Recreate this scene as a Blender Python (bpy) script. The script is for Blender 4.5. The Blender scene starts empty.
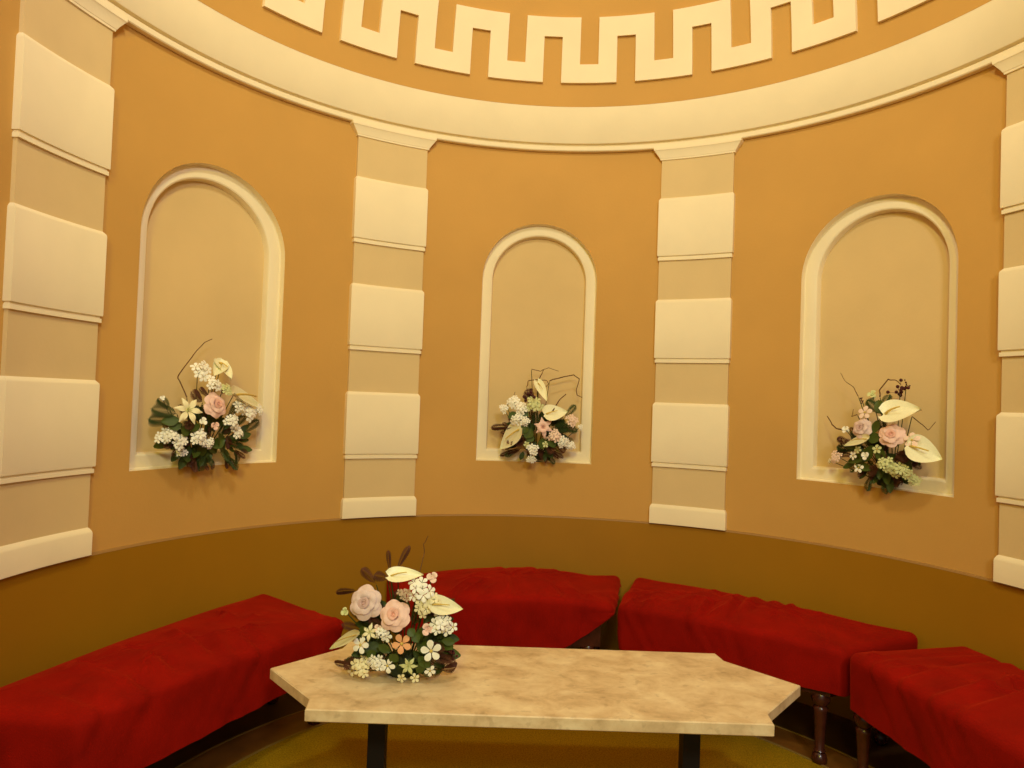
import bpy, bmesh, math, random
from math import sin, cos, pi, radians, sqrt, atan2
from mathutils import Vector, Matrix, noise

random.seed(7)
SC = bpy.context.scene
COL = SC.collection

# ------------------------------------------------------------------ camera
EYE = Vector((-0.2203, -1.9718, 1.2693))
YAW, PITCH, ROLL = 0.027087, 0.025805, 0.035126
fw = Vector((cos(PITCH) * sin(YAW), cos(PITCH) * cos(YAW), sin(PITCH)))
rt0 = Vector((cos(YAW), -sin(YAW), 0))
up0 = rt0.cross(fw)
rt = rt0 * cos(ROLL) + up0 * sin(ROLL)
up = up0 * cos(ROLL) - rt0 * sin(ROLL)
cam_data = bpy.data.cameras.new('camera')
cam_data.sensor_width = 36.0
cam_data.lens = 715.57 / 1024 * 36.0
cam_data.clip_start = 0.02
cam = bpy.data.objects.new('camera', cam_data)
m3 = Matrix((rt, up, -fw)).transposed()
cam.matrix_world = Matrix.Translation(EYE) @ m3.to_4x4()
COL.objects.link(cam)
SC.camera = cam

# ------------------------------------------------------------------ world, lamps, exposure
SC.view_settings.view_transform = 'Standard'
SC.view_settings.look = 'None'
SC.view_settings.gamma = 1.0
SC.view_settings.use_curve_mapping = False
SC.view_settings.exposure = 0.54
world = bpy.data.worlds.new('world')
SC.world = world
world.use_nodes = True
bg = world.node_tree.nodes['Background']
bg.inputs[0].default_value = (1.0, 0.90, 0.66, 1)
bg.inputs[1].default_value = 0.22
LAMP = (0.95, 1.0, 0.76)


def lamp(name, loc, watts, radius, colour=LAMP):
    d = bpy.data.lights.new(name, 'POINT')
    d.energy = watts
    d.color = colour
    d.shadow_soft_size = radius
    o = bpy.data.objects.new(name, d)
    o.location = loc
    COL.objects.link(o)
    return o


lamp('arch_lamp', (-0.25, -1.15, 4.0), 84, 0.16, (1.0, 1.0, 0.80))
lamp('fill_light', (-0.75, -4.2, 3.45), 180, 0.35, (1.0, 0.90, 0.08))  # added unseen fill, evens the wall brightness; yellow tint warms the right wall
lamp('fill_light', (0.75, -4.2, 3.35), 200, 0.35, (0.98, 1.0, 1.10))  # second added fill from behind the camera, cooler, for the left wall

# ------------------------------------------------------------------ materials
def nodes_of(m):
    m.use_nodes = True
    nt = m.node_tree
    return nt, nt.nodes['Principled BSDF']


def mat(name, col, rough=0.6, var=0.0, scale=8.0, bump=0.0, bump_scale=None, spec=0.3, sheen=0.0, sheen_tint=None,
        metallic=0.0, trans=0.0):
    m = bpy.data.materials.new(name)
    nt, b = nodes_of(m)
    b.inputs['Base Color'].default_value = (*col, 1)
    b.inputs['Roughness'].default_value = rough
    b.inputs['Specular IOR Level'].default_value = spec
    b.inputs['Metallic'].default_value = metallic
    if sheen:
        b.inputs['Sheen Weight'].default_value = sheen
        b.inputs['Sheen Roughness'].default_value = 0.4
        b.inputs['Sheen Tint'].default_value = (*(sheen_tint or col), 1)
    if trans:
        b.inputs['Subsurface Weight'].default_value = trans
        b.inputs['Subsurface Radius'].default_value = (0.01, 0.006, 0.003)
        b.inputs['Subsurface Scale'].default_value = 0.3
    tc = nt.nodes.new('ShaderNodeTexCoord')
    if var:
        n = nt.nodes.new('ShaderNodeTexNoise')
        n.inputs['Scale'].default_value = scale
        n.inputs['Detail'].default_value = 6
        nt.links.new(tc.outputs['Object'], n.inputs['Vector'])
        r = nt.nodes.new('ShaderNodeValToRGB')
        r.color_ramp.elements[0].position = 0.3
        r.color_ramp.elements[1].position = 0.7
        r.color_ramp.elements[0].color = (*[c * (1 - var) for c in col], 1)
        r.color_ramp.elements[1].color = (*[min(1, c * (1 + var)) for c in col], 1)
        nt.links.new(n.outputs['Fac'], r.inputs['Fac'])
        nt.links.new(r.outputs['Color'], b.inputs['Base Color'])
    if bump:
        n2 = nt.nodes.new('ShaderNodeTexNoise')
        n2.inputs['Scale'].default_value = bump_scale or 60
        n2.inputs['Detail'].default_value = 5
        nt.links.new(tc.outputs['Object'], n2.inputs['Vector'])
        bp = nt.nodes.new('ShaderNodeBump')
        bp.inputs['Strength'].default_value = bump
        bp.inputs['Distance'].default_value = 0.004
        nt.links.new(n2.outputs['Fac'], bp.inputs['Height'])
        nt.links.new(bp.outputs['Normal'], b.inputs['Normal'])
    return m


def marble():
    m = bpy.data.materials.new('travertine')
    nt, b = nodes_of(m)
    tc = nt.nodes.new('ShaderNodeTexCoord')
    mp = nt.nodes.new('ShaderNodeMapping')
    mp.inputs['Scale'].default_value = (1.0, 1.25, 1.0)
    nt.links.new(tc.outputs['Object'], mp.inputs['Vector'])
    n = nt.nodes.new('ShaderNodeTexNoise')
    n.inputs['Scale'].default_value = 9
    n.inputs['Detail'].default_value = 8
    n.inputs['Roughness'].default_value = 0.62
    n.inputs['Distortion'].default_value = 0.3
    nt.links.new(mp.outputs['Vector'], n.inputs['Vector'])
    r = nt.nodes.new('ShaderNodeValToRGB')
    e = r.color_ramp.elements
    e[0].position = 0.30
    e[0].color = (*MARBLE[0], 1)
    e[1].position = 0.68
    e[1].color = (*MARBLE[2], 1)
    k = e.new(0.47)
    k.color = (*MARBLE[1], 1)
    nt.links.new(n.outputs['Fac'], r.inputs['Fac'])
    v = nt.nodes.new('ShaderNodeTexNoise')
    v.inputs['Scale'].default_value = 34
    v.inputs['Detail'].default_value = 3
    nt.links.new(mp.outputs['Vector'], v.inputs['Vector'])
    r2 = nt.nodes.new('ShaderNodeValToRGB')
    r2.color_ramp.elements[0].position = 0.30
    r2.color_ramp.elements[0].color = (0.55, 0.50, 0.45, 1)
    r2.color_ramp.elements[1].position = 0.40
    r2.color_ramp.elements[1].color = (1, 1, 1, 1)
    nt.links.new(v.outputs['Fac'], r2.inputs['Fac'])
    mx = nt.nodes.new('ShaderNodeMix')
    mx.data_type = 'RGBA'
    mx.blend_type = 'MULTIPLY'
    mx.inputs['Factor'].default_value = 0.35
    nt.links.new(r.outputs['Color'], mx.inputs['A'])
    nt.links.new(r2.outputs['Color'], mx.inputs['B'])
    nt.links.new(mx.outputs['Result'], b.inputs['Base Color'])
    b.inputs['Roughness'].default_value = 0.42
    b.inputs['Specular IOR Level'].default_value = 0.3
    return m


MARBLE = ((0.50, 0.34, 0.17), (0.69, 0.50, 0.27), (0.84, 0.67, 0.40))
M = dict(
    wall=mat('ochre_plaster', (0.585, 0.315, 0.072), 0.75, 0.05, 2.2, 0.12, 90),
    dado=mat('brown_paint', (0.335, 0.150, 0.0022), 0.6, 0.04, 3.0, 0.08, 90),
    edge=mat('dado_edge_paint', (0.36, 0.19, 0.05), 0.6),
    cream=mat('cream_plaster', (0.88, 0.74, 0.47), 0.7, 0.03, 5.0, 0.10, 80),
    buff=mat('buff_plaster', (0.70, 0.51, 0.24), 0.75, 0.04, 4.0, 0.12, 80),
    niche=mat('niche_plaster', (0.70, 0.49, 0.21), 0.75, 0.05, 3.0, 0.12, 70),
    carpet=mat('carpet_pile', (0.33, 0.185, 0.002), 0.95, 0.35, 190, 0.8, 260, 0.1),
    border=mat('floor_border_wood', (0.17, 0.062, 0.009), 0.35, 0.2, 14, 0, None, 0.4),
    line=mat('floor_inlay_line', (0.24, 0.14, 0.03), 0.5),
    floor=mat('dark_floor', (0.045, 0.018, 0.004), 0.5, 0.2, 10),
    velvet=mat('red_velvet', (0.245, 0.0040, 0.0006), 0.85, 0.16, 9, 0.25, 240, 0.08, 0.35, (0.75, 0.05, 0.01)),
    wood=mat('mahogany', (0.055, 0.012, 0.006), 0.25, 0.3, 30, 0, None, 0.5),
    black=mat('black_iron', (0.008, 0.006, 0.006), 0.45),
    marble=marble(),
    white=mat('petal_white', (0.92, 0.87, 0.70), 0.6, 0.06, 40, trans=0.0),
    cream_petal=mat('petal_cream', (0.86, 0.76, 0.44), 0.6, 0.06, 30, trans=0.0),
    greenwhite=mat('petal_green_white', (0.62, 0.62, 0.27), 0.6, 0.15, 40, trans=0.0),
    pink=mat('petal_pink', (0.86, 0.56, 0.44), 0.6, 0.05, 30, trans=0.0),
    blush=mat('petal_blush', (0.86, 0.62, 0.46), 0.6, 0.08, 40, trans=0.0),
    lilac=mat('petal_lilac', (0.74, 0.54, 0.46), 0.6, 0.10, 40, trans=0.0),
    pink_deep=mat('petal_pink_deep', (0.80, 0.43, 0.31), 0.6, 0.05, 30),
    lilac_deep=mat('petal_lilac_deep', (0.62, 0.40, 0.34), 0.6, 0.10, 40),
    peach=mat('petal_peach', (0.84, 0.40, 0.17), 0.6, 0.06, 40, trans=0.0),
    dusky=mat('petal_dusky', (0.50, 0.34, 0.20), 0.7, 0.15, 40),
    anth=mat('spathe_cream', (0.88, 0.83, 0.52), 0.35, 0.05, 18, 0, None, 0.4, trans=0.0),
    spadix=mat('spadix_yellow', (0.70, 0.48, 0.10), 0.6, 0.2, 120),
    centre=mat('blossom_centre', (0.62, 0.45, 0.10), 0.7),
    leaf=mat('leaf_green', (0.062, 0.088, 0.010), 0.5, 0.35, 50),
    fern=mat('fern_green', (0.042, 0.060, 0.009), 0.6, 0.35, 50),
    feather=mat('brown_leaf', (0.115, 0.036, 0.014), 0.7, 0.35, 60),
    burgundy=mat('berry_burgundy', (0.060, 0.006, 0.006), 0.35, 0.2, 60),
    twig=mat('twig_bark', (0.13, 0.055, 0.014), 0.8, 0.3, 60),
    foam=mat('floral_foam', (0.035, 0.042, 0.012), 0.9, 0.2, 40),
)
M['cream_'] = M['cream_petal']


# ------------------------------------------------------------------ helpers
def link(name, me, material=None, parent=None, smooth=35, loc=None):
    if smooth is not None:
        me.polygons.foreach_set('use_smooth', [True] * len(me.polygons))
        me.update()
        try:
            me.set_sharp_from_angle(angle=radians(smooth))
        except Exception:
            pass
    if material is not None:
        me.materials.clear()
        me.materials.append(material)
    o = bpy.data.objects.new(name, me)
    COL.objects.link(o)
    if parent is not None:
        o.parent = parent
    if loc is not None:
        o.location = loc
    return o


def mesh_from(name, verts, faces, fix=True):
    me = bpy.data.meshes.new(name)
    me.from_pydata([tuple(v) for v in verts], [], faces)
    if fix:
        bm = bmesh.new()
        bm.from_mesh(me)
        bmesh.ops.remove_doubles(bm, verts=bm.verts, dist=1e-5)
        bmesh.ops.recalc_face_normals(bm, faces=bm.faces)
        bm.to_mesh(me)
        bm.free()
    me.validate()
    me.update()
    return me


def empty(name, loc, parent=None):
    o = bpy.data.objects.new(name, None)
    o.empty_display_size = 0.1
    o.location = loc
    COL.objects.link(o)
    if parent:
        o.parent = parent
    return o


def tag(o, label, cat, group=None):
    o['label'] = label
    o['category'] = cat
    if group:
        o['group'] = group
    return o


def struct(o, label=None):
    o['kind'] = 'structure'
    if label:
        o['label'] = label
    return o


def polar(th, r, z):
    return Vector((r * sin(th), r * cos(th), z))


def loft(rings, closed=True, cap0=False, cap1=False):
    """rings: list of equal-length point lists"""
    n = len(rings[0])
    V = [p for r in rings for p in r]
    F = []
    for i in range(len(rings) - 1):
        for j in range(n if closed else n - 1):
            k = (j + 1) % n
            F.append((i * n + j, i * n + k, (i + 1) * n + k, (i + 1) * n + j))
    if cap0:
        F.append(tuple(range(n)))
    if cap1:
        F.append(tuple((len(rings) - 1) * n + j for j in range(n)))
    return V, F


def lathe(profile, seg=16):
    rings = [[Vector((r * cos(2 * pi * j / seg), r * sin(2 * pi * j / seg), z)) for j in range(seg)] for r, z in profile]
    return loft(rings, True, True, True)


def tube(pts, r0, r1=None, seg=6):
    r1 = r0 if r1 is None else r1
    pts = [Vector(p) for p in pts]
    rings = []
    t_prev = None
    side = None
    for i, p in enumerate(pts):
        t = (pts[min(i + 1, len(pts) - 1)] - pts[max(i - 1, 0)]).normalized()
        if side is None:
            side = t.orthogonal().normalized()
        side = (side - t * side.dot(t))
        side = side.normalized() if side.length > 1e-6 else t.orthogonal().normalized()
        b = t.cross(side)
        r = r0 + (r1 - r0) * i / max(1, len(pts) - 1)
        rings.append([p + (side * cos(2 * pi * j / seg) + b * sin(2 * pi * j / seg)) * r for j in range(seg)])
    return loft(rings, True, True, True)


def smooth_line(pts, sub=5):
    pts = [Vector(p) for p in pts]
    if len(pts) < 3:
        return [pts[0].lerp(pts[-1], i / sub) for i in range(sub + 1)]
    out = []
    P = [2 * pts[0] - pts[1]] + pts + [2 * pts[-1] - pts[-2]]
    for i in range(1, len(P) - 2):
        a, b, c, d = P[i - 1:i + 3]
        for k in range(sub):
            t = k / sub
            out.append(0.5 * ((2 * b) + (c - a) * t + (2 * a - 5 * b + 4 * c - d) * t * t + (3 * b - a - 3 * c + d) * t ** 3))
    out.append(pts[-1])
    return out


def join(parts):
    V, F = [], []
    for v, f in parts:
        o = len(V)
        V += list(v)
        F += [tuple(i + o for i in q) for q in f]
    return V, F


def box(x0, x1, y0, y1, z0, z1):
    V = [Vector((x, y, z)) for z in (z0, z1) for y in (y0, y1) for x in (x0, x1)]
    return V, [(0, 1, 3, 2), (4, 5, 7, 6), (0, 1, 5, 4), (2, 3, 7, 6), (0, 2, 6, 4), (1, 3, 7, 5)]


# ------------------------------------------------------------------ room shell
RW = 1.66                      # radius of the wall face
DADO_Z = 0.702
WALL_TOP = 2.80
TH_END = radians(120)
CAPITAL_Z = 2.497

# floor : dark floor, ring of border wood between two inlay lines, carpet in the centre
def disc_ring(r0, r1, z, th0=-pi, th1=pi, seg=128):
    a = [polar(th0 + (th1 - th0) * i / seg, r0, z) for i in range(seg + 1)]
    b = [polar(th0 + (th1 - th0) * i / seg, r1, z) for i in range(seg + 1)]
    return loft([a, b], False)


me = mesh_from('floor', *join([box(-2.6, 2.6, -4.2, 2.1, -0.1, 0.0)]))
floor = struct(link('floor', me, M['floor'], None, None), 'dark floor of the round alcove')


def ring_slab(r0, r1, z0, z1, seg=128):
    rings = []
    for i in range(seg):
        t = 2 * pi * i / seg
        rings.append([polar(t, r0, z0), polar(t, r1, z0), polar(t, r1, z1), polar(t, r0, z1)])
    rings.append(rings[0])
    return loft(rings, True)


link('carpet', mesh_from('carpet', *lathe([(0.001, 0.001), (1.165, 0.001), (1.165, 0.008), (1.158, 0.010), (0.001, 0.010)], 128)),
     M['carpet'], floor, 40)['label'] = 'olive brown round carpet'
link('inlay_line', mesh_from('inlay_line', *ring_slab(1.166, 1.175, 0.0005, 0.011)), M['line'], floor)
link('border_band', mesh_from('border_band', *ring_slab(1.175, 1.318, 0.0005, 0.009)), M['border'], floor)
link('inlay_line', mesh_from('inlay_line', *ring_slab(1.318, 1.326, 0.0005, 0.011)), M['line'], floor)

# niches : (angle, half width, bottom, apex)
NICHES = [(-0.9649, 0.326, 0.972, 2.186), (0.0, 0.292, 0.972, 2.186), (0.9610, 0.324, 0.972, 2.186)]
BAYS = [(-1.37, -0.467), (-0.467, 0.467), (0.467, 1.37)]


def outline(hw, b, apex, d, arch_angles):
    """closed outline (s, z) list inset by d; arch centre height is shared"""
    spring = apex - hw
    w = hw - d
    pts = []
    nb, ns = 10, 10
    for i in range(nb):
        pts.append((-w + 2 * w * i / nb, b + d))
    for i in range(ns):
        pts.append((w, b + d + (spring - b - d) * i / ns))
    for a in arch_angles:
        pts.append((w * cos(a), spring + w * sin(a)))
    for i in range(1, ns):
        pts.append((-w, spring + (b + d - spring) * i / ns))
    return pts, spring


def wall_bay(niche, bay):
    thc, hw, b, apex = niche
    spring = apex - hw
    s0, s1 = (bay[0] - thc) * RW, (bay[1] - thc) * RW
    H = WALL_TOP - spring
    a1, a2 = atan2(H, s1), atan2(H, s0)
    arch = sorted(set([pi * i / 30 for i in range(31)] + [a1, a2]))
    pts, _ = outline(hw, b, apex, 0.0, arch)
    outer = []
    nb, ns = 10, 10
    for i in range(nb):
        outer.append((s0 + (s1 - s0) * i / nb, DADO_Z))
    for i in range(ns):
        outer.append((s1, DADO_Z + (spring - DADO_Z) * i / ns))
    for a in arch:
        ca, sa = cos(a), sin(a)
        k = 1e9
        if sa > 1e-9: k = min(k, H / sa)
        if ca > 1e-9: k = min(k, s1 / ca)
        if ca < -1e-9: k = min(k, s0 / ca)
        outer.append((ca * k, spring + sa * k))
    for i in range(1, ns):
        outer.append((s0, spring + (DADO_Z - spring) * i / ns))
    K = 10
    rings = []
    for k in range(K + 1):
        t = k / K
        rings.append([polar(thc + (p[0] + (q[0] - p[0]) * t) / RW, RW, p[1] + (q[1] - p[1]) * t) for p, q in zip(pts, outer)])
    return loft(rings, True), arch


parts = []
arches = []
for nch, bay in zip(NICHES, BAYS):
    vf, arch = wall_bay(nch, bay)
    parts.append(vf)
    arches.append(arch)
for a, b_ in ((-TH_END, -1.37), (1.37, TH_END)):
    seg = 16
    rings = [[polar(a + (b_ - a) * i / seg, RW, z) for i in range(seg + 1)] for z in (DADO_Z, 1.6, WALL_TOP)]
    parts.append(loft(rings, False))
V, F = join(parts)
# thickness behind the face at the two jambs of the opening
for sgn in (-1, 1):
    th = sgn * TH_END
    jr = [[polar(th, RW, 0), polar(th, RW, WALL_TOP)], [polar(th, RW + 0.2, 0), polar(th, RW + 0.2, WALL_TOP)]]
    v, f = loft(jr, False)
    V, F = join([(V, F), (v, f)])
back = [[polar(-TH_END + 2 * TH_END * i / 60, RW + 0.2, z) for i in range(61)] for z in (0, WALL_TOP)]
V, F = join([(V, F), loft(back, False)])
wall = struct(link('wall_back', mesh_from('wall_back', V, F), M['wall'], None, 40),
              'curved ochre plaster wall of the alcove with three arched niches')

# niche frames (cream band set back from the wall) and recessed backs
for (thc, hw, b, apex), arch in zip(NICHES, arches):
    prof = [(0.0, 0.0), (0.003, 0.030), (0.007, 0.035), (0.013, 0.033), (0.050, 0.033), (0.055, 0.036), (0.058, 0.042), (0.061, 0.070)]
    rings = []
    for d, e in prof:
        pts, _ = outline(hw, b, apex, d, arch)
        rings.append([polar(thc + s / RW, RW + e, z) for s, z in pts])
    fr = link('niche_frame', mesh_from('niche_frame', *loft(rings, True)), M['cream'], wall, 30)
    fr['label'] = 'cream arched moulding'
    pts, spring = outline(hw, b, apex, 0.0605, arch)
    rings = []
    cz = spring - 0.25
    for k in range(9):
        t = 1 - k / 8.0 * 0.999
        rings.append([polar(thc + s * t / RW, RW + 0.0695, cz + (z - cz) * t) for s, z in pts])
    link('niche_back', mesh_from('niche_back', *loft(rings, True)), M['niche'], wall, 40)['label'] = 'buff recessed panel'

# dado : brown lower wall with a fine rounded top edge
def wall_sweep(profile, th0, th1, seg=96):
    rings = [[polar(th0 + (th1 - th0) * i / seg, r, z) for r, z in profile] for i in range(seg + 1)]
    return loft(rings, True, True, True)


link('dado', mesh_from('dado', *wall_sweep([(RW + .05, 0.0), (RW - .008, 0.0), (RW - .008, DADO_Z - .006), (RW + .05, DADO_Z - .006)], -TH_END, TH_END)),
     M['dado'], wall, 30)['label'] = 'plain brown lower wall'
link('dado_edge', mesh_from('dado_edge', *wall_sweep([(RW + .05, DADO_Z - .006), (RW - .009, DADO_Z - .006), (RW - .007, DADO_Z + .001), (RW + .001, DADO_Z + .004), (RW + .05, DADO_Z + .004)], -TH_END, TH_END)),
     M['edge'], wall, 30)

# cornice : bead, groove and broad fascia
trim_n = 1
cor = struct(link('trim_1', mesh_from('trim_1', *wall_sweep([
    (RW + .05, 2.557), (1.636, 2.557), (1.632, 2.561), (1.631, 2.577), (1.634, 2.581), (1.648, 2.583), (1.648, 2.592),
    (1.629, 2.594), (1.626, 2.598), (1.6040, 2.779), (RW + .05, 2.781)], -TH_END, TH_END, 160)), M['cream'], None, 30),
    'broad cream cornice band round the foot of the dome')

# dome
DZ, DR = 2.772, 1.604
rings = []
for i in range(25):
    ph = radians(89.5) * i / 24
    rings.append([polar(2 * pi * j / 128, DR * cos(ph), DZ + DR * sin(ph)) for j in range(128)])
V, F = loft(rings, True, False, True)
Y_CUT = RW * cos(TH_END)            # the dome ends in an arch above the opening of the alcove
F = [f for f in F if len(f) == 4 and sum(V[k].y for k in f) / 4 > Y_CUT]
bm = bmesh.new()
bm.from_mesh(mesh_from('dome_skin', V, F))
bmesh.ops.delete(bm, geom=[v for v in bm.verts if not v.link_faces], context='VERTS')
bm.normal_update()
f0 = next(iter(bm.faces))
out = f0.normal.dot(f0.calc_center_median() - Vector((0, 0, DZ))) > 0
if out:
    bmesh.ops.reverse_faces(bm, faces=bm.faces)
bmesh.ops.solidify(bm, geom=bm.faces[:], thickness=-.12)
me = bpy.data.meshes.new('ceiling')
bm.to_mesh(me)
bm.free()
rr_ = [sqrt(v.co.x ** 2 + v.co.y ** 2 + (v.co.z - DZ) ** 2) for v in me.vertices]
if min(rr_) < DR - .05:              # shell grew inwards: push it outwards instead
    for v in me.vertices:
        d = v.co - Vector((0, 0, DZ))
        if d.length < DR - .05:
            v.co = Vector((0, 0, DZ)) + d.normalized() * (DR + .12)
ceiling = struct(link('ceiling', me, M['wall'], None, 30), 'ochre plaster dome')

# greek key band raised on the dome
def meander():
    per = 27
    P0 = radians(2.5)
    sub = 3
    nq = per * 4 * sub
    phs = [radians(4.1 + (15.3 - 4.1) * t) for t in (0, .29, .5, .71, 1.0)]
    out, V, F = {}, [], []

    def vert(i, j, lift):
        key = (i % nq, j, lift)
        if key not in out:
            th = P0 + 2 * pi * i / nq
            r = DR + .004 - (.022 if lift else 0)
            out[key] = len(V)
            V.append(polar(th, r * cos(phs[j]), DZ + r * sin(phs[j])))
        return out[key]

    def filled(i, j):
        if j < 0 or j > 3: return False
        q = ((i % nq) // sub) % 4
        if q in (0, 2): return True
        return j == 0 if q == 1 else j == 3
    for i in range(nq):
        for j in range(4):
            if not filled(i, j) or cos(P0 + 2 * pi * i / nq) * DR < Y_CUT: continue
            F.append((vert(i, j, 1), vert(i + 1, j, 1), vert(i + 1, j + 1, 1), vert(i, j + 1, 1)))
            for di, dj, e in ((-1, 0, ((i, j), (i, j + 1))), (1, 0, ((i + 1, j), (i + 1, j + 1))), (0, -1, ((i, j), (i + 1, j))), (0, 1, ((i, j + 1), (i + 1, j + 1)))):
                if not filled(i + di, j + dj):
                    (a, b), (c, d) = e
                    F.append((vert(a, b, 1), vert(c, d, 1), vert(c, d, 0), vert(a, b, 0)))
    return V, F


link('greek_key_band', mesh_from('greek_key_band', *meander()), M['cream'], ceiling, 30)['label'] = 'raised cream greek key band'


# pilasters
def pil_solid(thc, prof, seg=10):
    """prof: list of (projection, half width, z)"""
    rings = []
    for p, hw, z in prof:
        row = [polar(thc - hw / RW, RW + .02, z)]
        for i in range(seg + 1):
            s = -hw + 2 * hw * i / seg
            row.append(polar(thc + s / RW, RW - p, z))
        row.append(polar(thc + hw / RW, RW + .02, z))
        rings.append(row)
    return loft(rings, True, True, True)


BLOCKS = [(2.004, 2.302), (1.499, 1.797), (0.989, 1.289)]
for i, (th, hw, desc) in enumerate(((-1.372, 0.186, 'cream banded pilaster at the far left, beside the left niche'),
                                    (-0.467, 0.182, 'cream banded pilaster between the left and middle niches'),
                                    (0.467, 0.182, 'cream banded pilaster between the middle and right niches'),
                                    (1.372, 0.186, 'cream banded pilaster at the far right, cut by the photo edge'))):
    root = struct(empty('trim_%d' % (i + 2), polar(th, RW, DADO_Z)), desc)
    inv = Matrix.Translation(-root.location)

    def part(name, vf, m, sm=30, label=None):
        v, f = vf
        o = link(name, mesh_from(name, [inv @ p for p in v], f), m, root, sm)
        if label: o['label'] = label
        return o
    part('shaft', pil_solid(th, [(.014, hw - .007, DADO_Z + .01), (.014, hw - .007, CAPITAL_Z + .02)]), M['buff'], 30, 'buff shaft showing between the blocks')
    part('plinth', pil_solid(th, [(.026, hw + .002, DADO_Z + .002), (.026, hw + .002, .778), (.024, hw + .001, .784), (.018, hw - .003, .793), (.014, hw - .007, .797)]), M['cream'])
    for zb, zt in BLOCKS:
        part('block', pil_solid(th, [(.025, hw, zb + .014), (.026, hw + .001, zb + .018), (.026, hw + .001, zt - .010), (.024, hw, zt - .004), (.014, hw - .007, zt + .006)]), M['cream'])
        part('fillet', pil_solid(th, [(.014, hw - .007, zb - .009), (.023, hw - .002, zb - .008), (.023, hw - .002, zb + .006), (.018, hw - .005, zb + .007), (.018, hw - .005, zb + .014)]), M['cream'])
    k = hw - .006
    part('capital', pil_solid(th, [(.014, k, CAPITAL_Z), (.020, k + .006, CAPITAL_Z + .001), (.021, k + .007, CAPITAL_Z + .009), (.0225, k + .009, CAPITAL_Z + .010),
                                   (.025, k + .015, CAPITAL_Z + .020), (.029, k + .024, CAPITAL_Z + .032), (.033, k + .032, CAPITAL_Z + .042), (.035, k + .035, CAPITAL_Z + .046),
                                   (.037, k + .038, CAPITAL_Z + .048), (.037, k + .038, CAPITAL_Z + .061)]), M['cream'])


# ------------------------------------------------------------------ benches
def leg_profile(h):
    return [(0.017, 0), (0.024, .008), (0.028, .022), (0.024, .038), (0.017, .046), (0.021, .052), (0.016, .060), (0.0195, h * .5), (0.024, h * .74),
            (0.027, h * .78), (0.020, h * .81), (0.030, h * .86), (0.034, h * .91), (0.030, h * .97), (0.026, h)]


LEG_H = 0.262
leg_mesh = mesh_from('bench_leg', *lathe(leg_profile(LEG_H), 18))


def rounded_poly(P, rc, n_edge, n_corner=8):
    """P ccw 2D points -> list of (point, normal, edge parameter u, edge index)"""
    out = []
    n = len(P)
    T = []
    for i in range(n):
        a, b, c = P[i - 1], P[i], P[(i + 1) % n]
        d0, d1 = (a - b).normalized(), (c - b).normalized()
        ang = d0.angle(d1)
        t = rc / math.tan(ang / 2)
        T.append((b + d0 * t, b + d1 * t, b + (d0 + d1).normalized() * rc / sin(ang / 2)))
    for i in range(n):
        p0, p1, c = T[i]
        a0 = atan2((p0 - c).y, (p0 - c).x)
        a1 = atan2((p1 - c).y, (p1 - c).x)
        da = (a1 - a0 + pi) % (2 * pi) - pi
        for k in range(n_corner):
            a = a0 + da * k / n_corner
            nv = Vector((cos(a), sin(a)))
            out.append((c + nv * rc, nv))
        q0, q1 = p1, T[(i + 1) % n][0]
        e = (q1 - q0).normalized()
        nv = Vector((e.y, -e.x))
        for k in range(n_edge[i]):
            out.append((q0.lerp(q1, k / n_edge[i]), nv))
    return out


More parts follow.
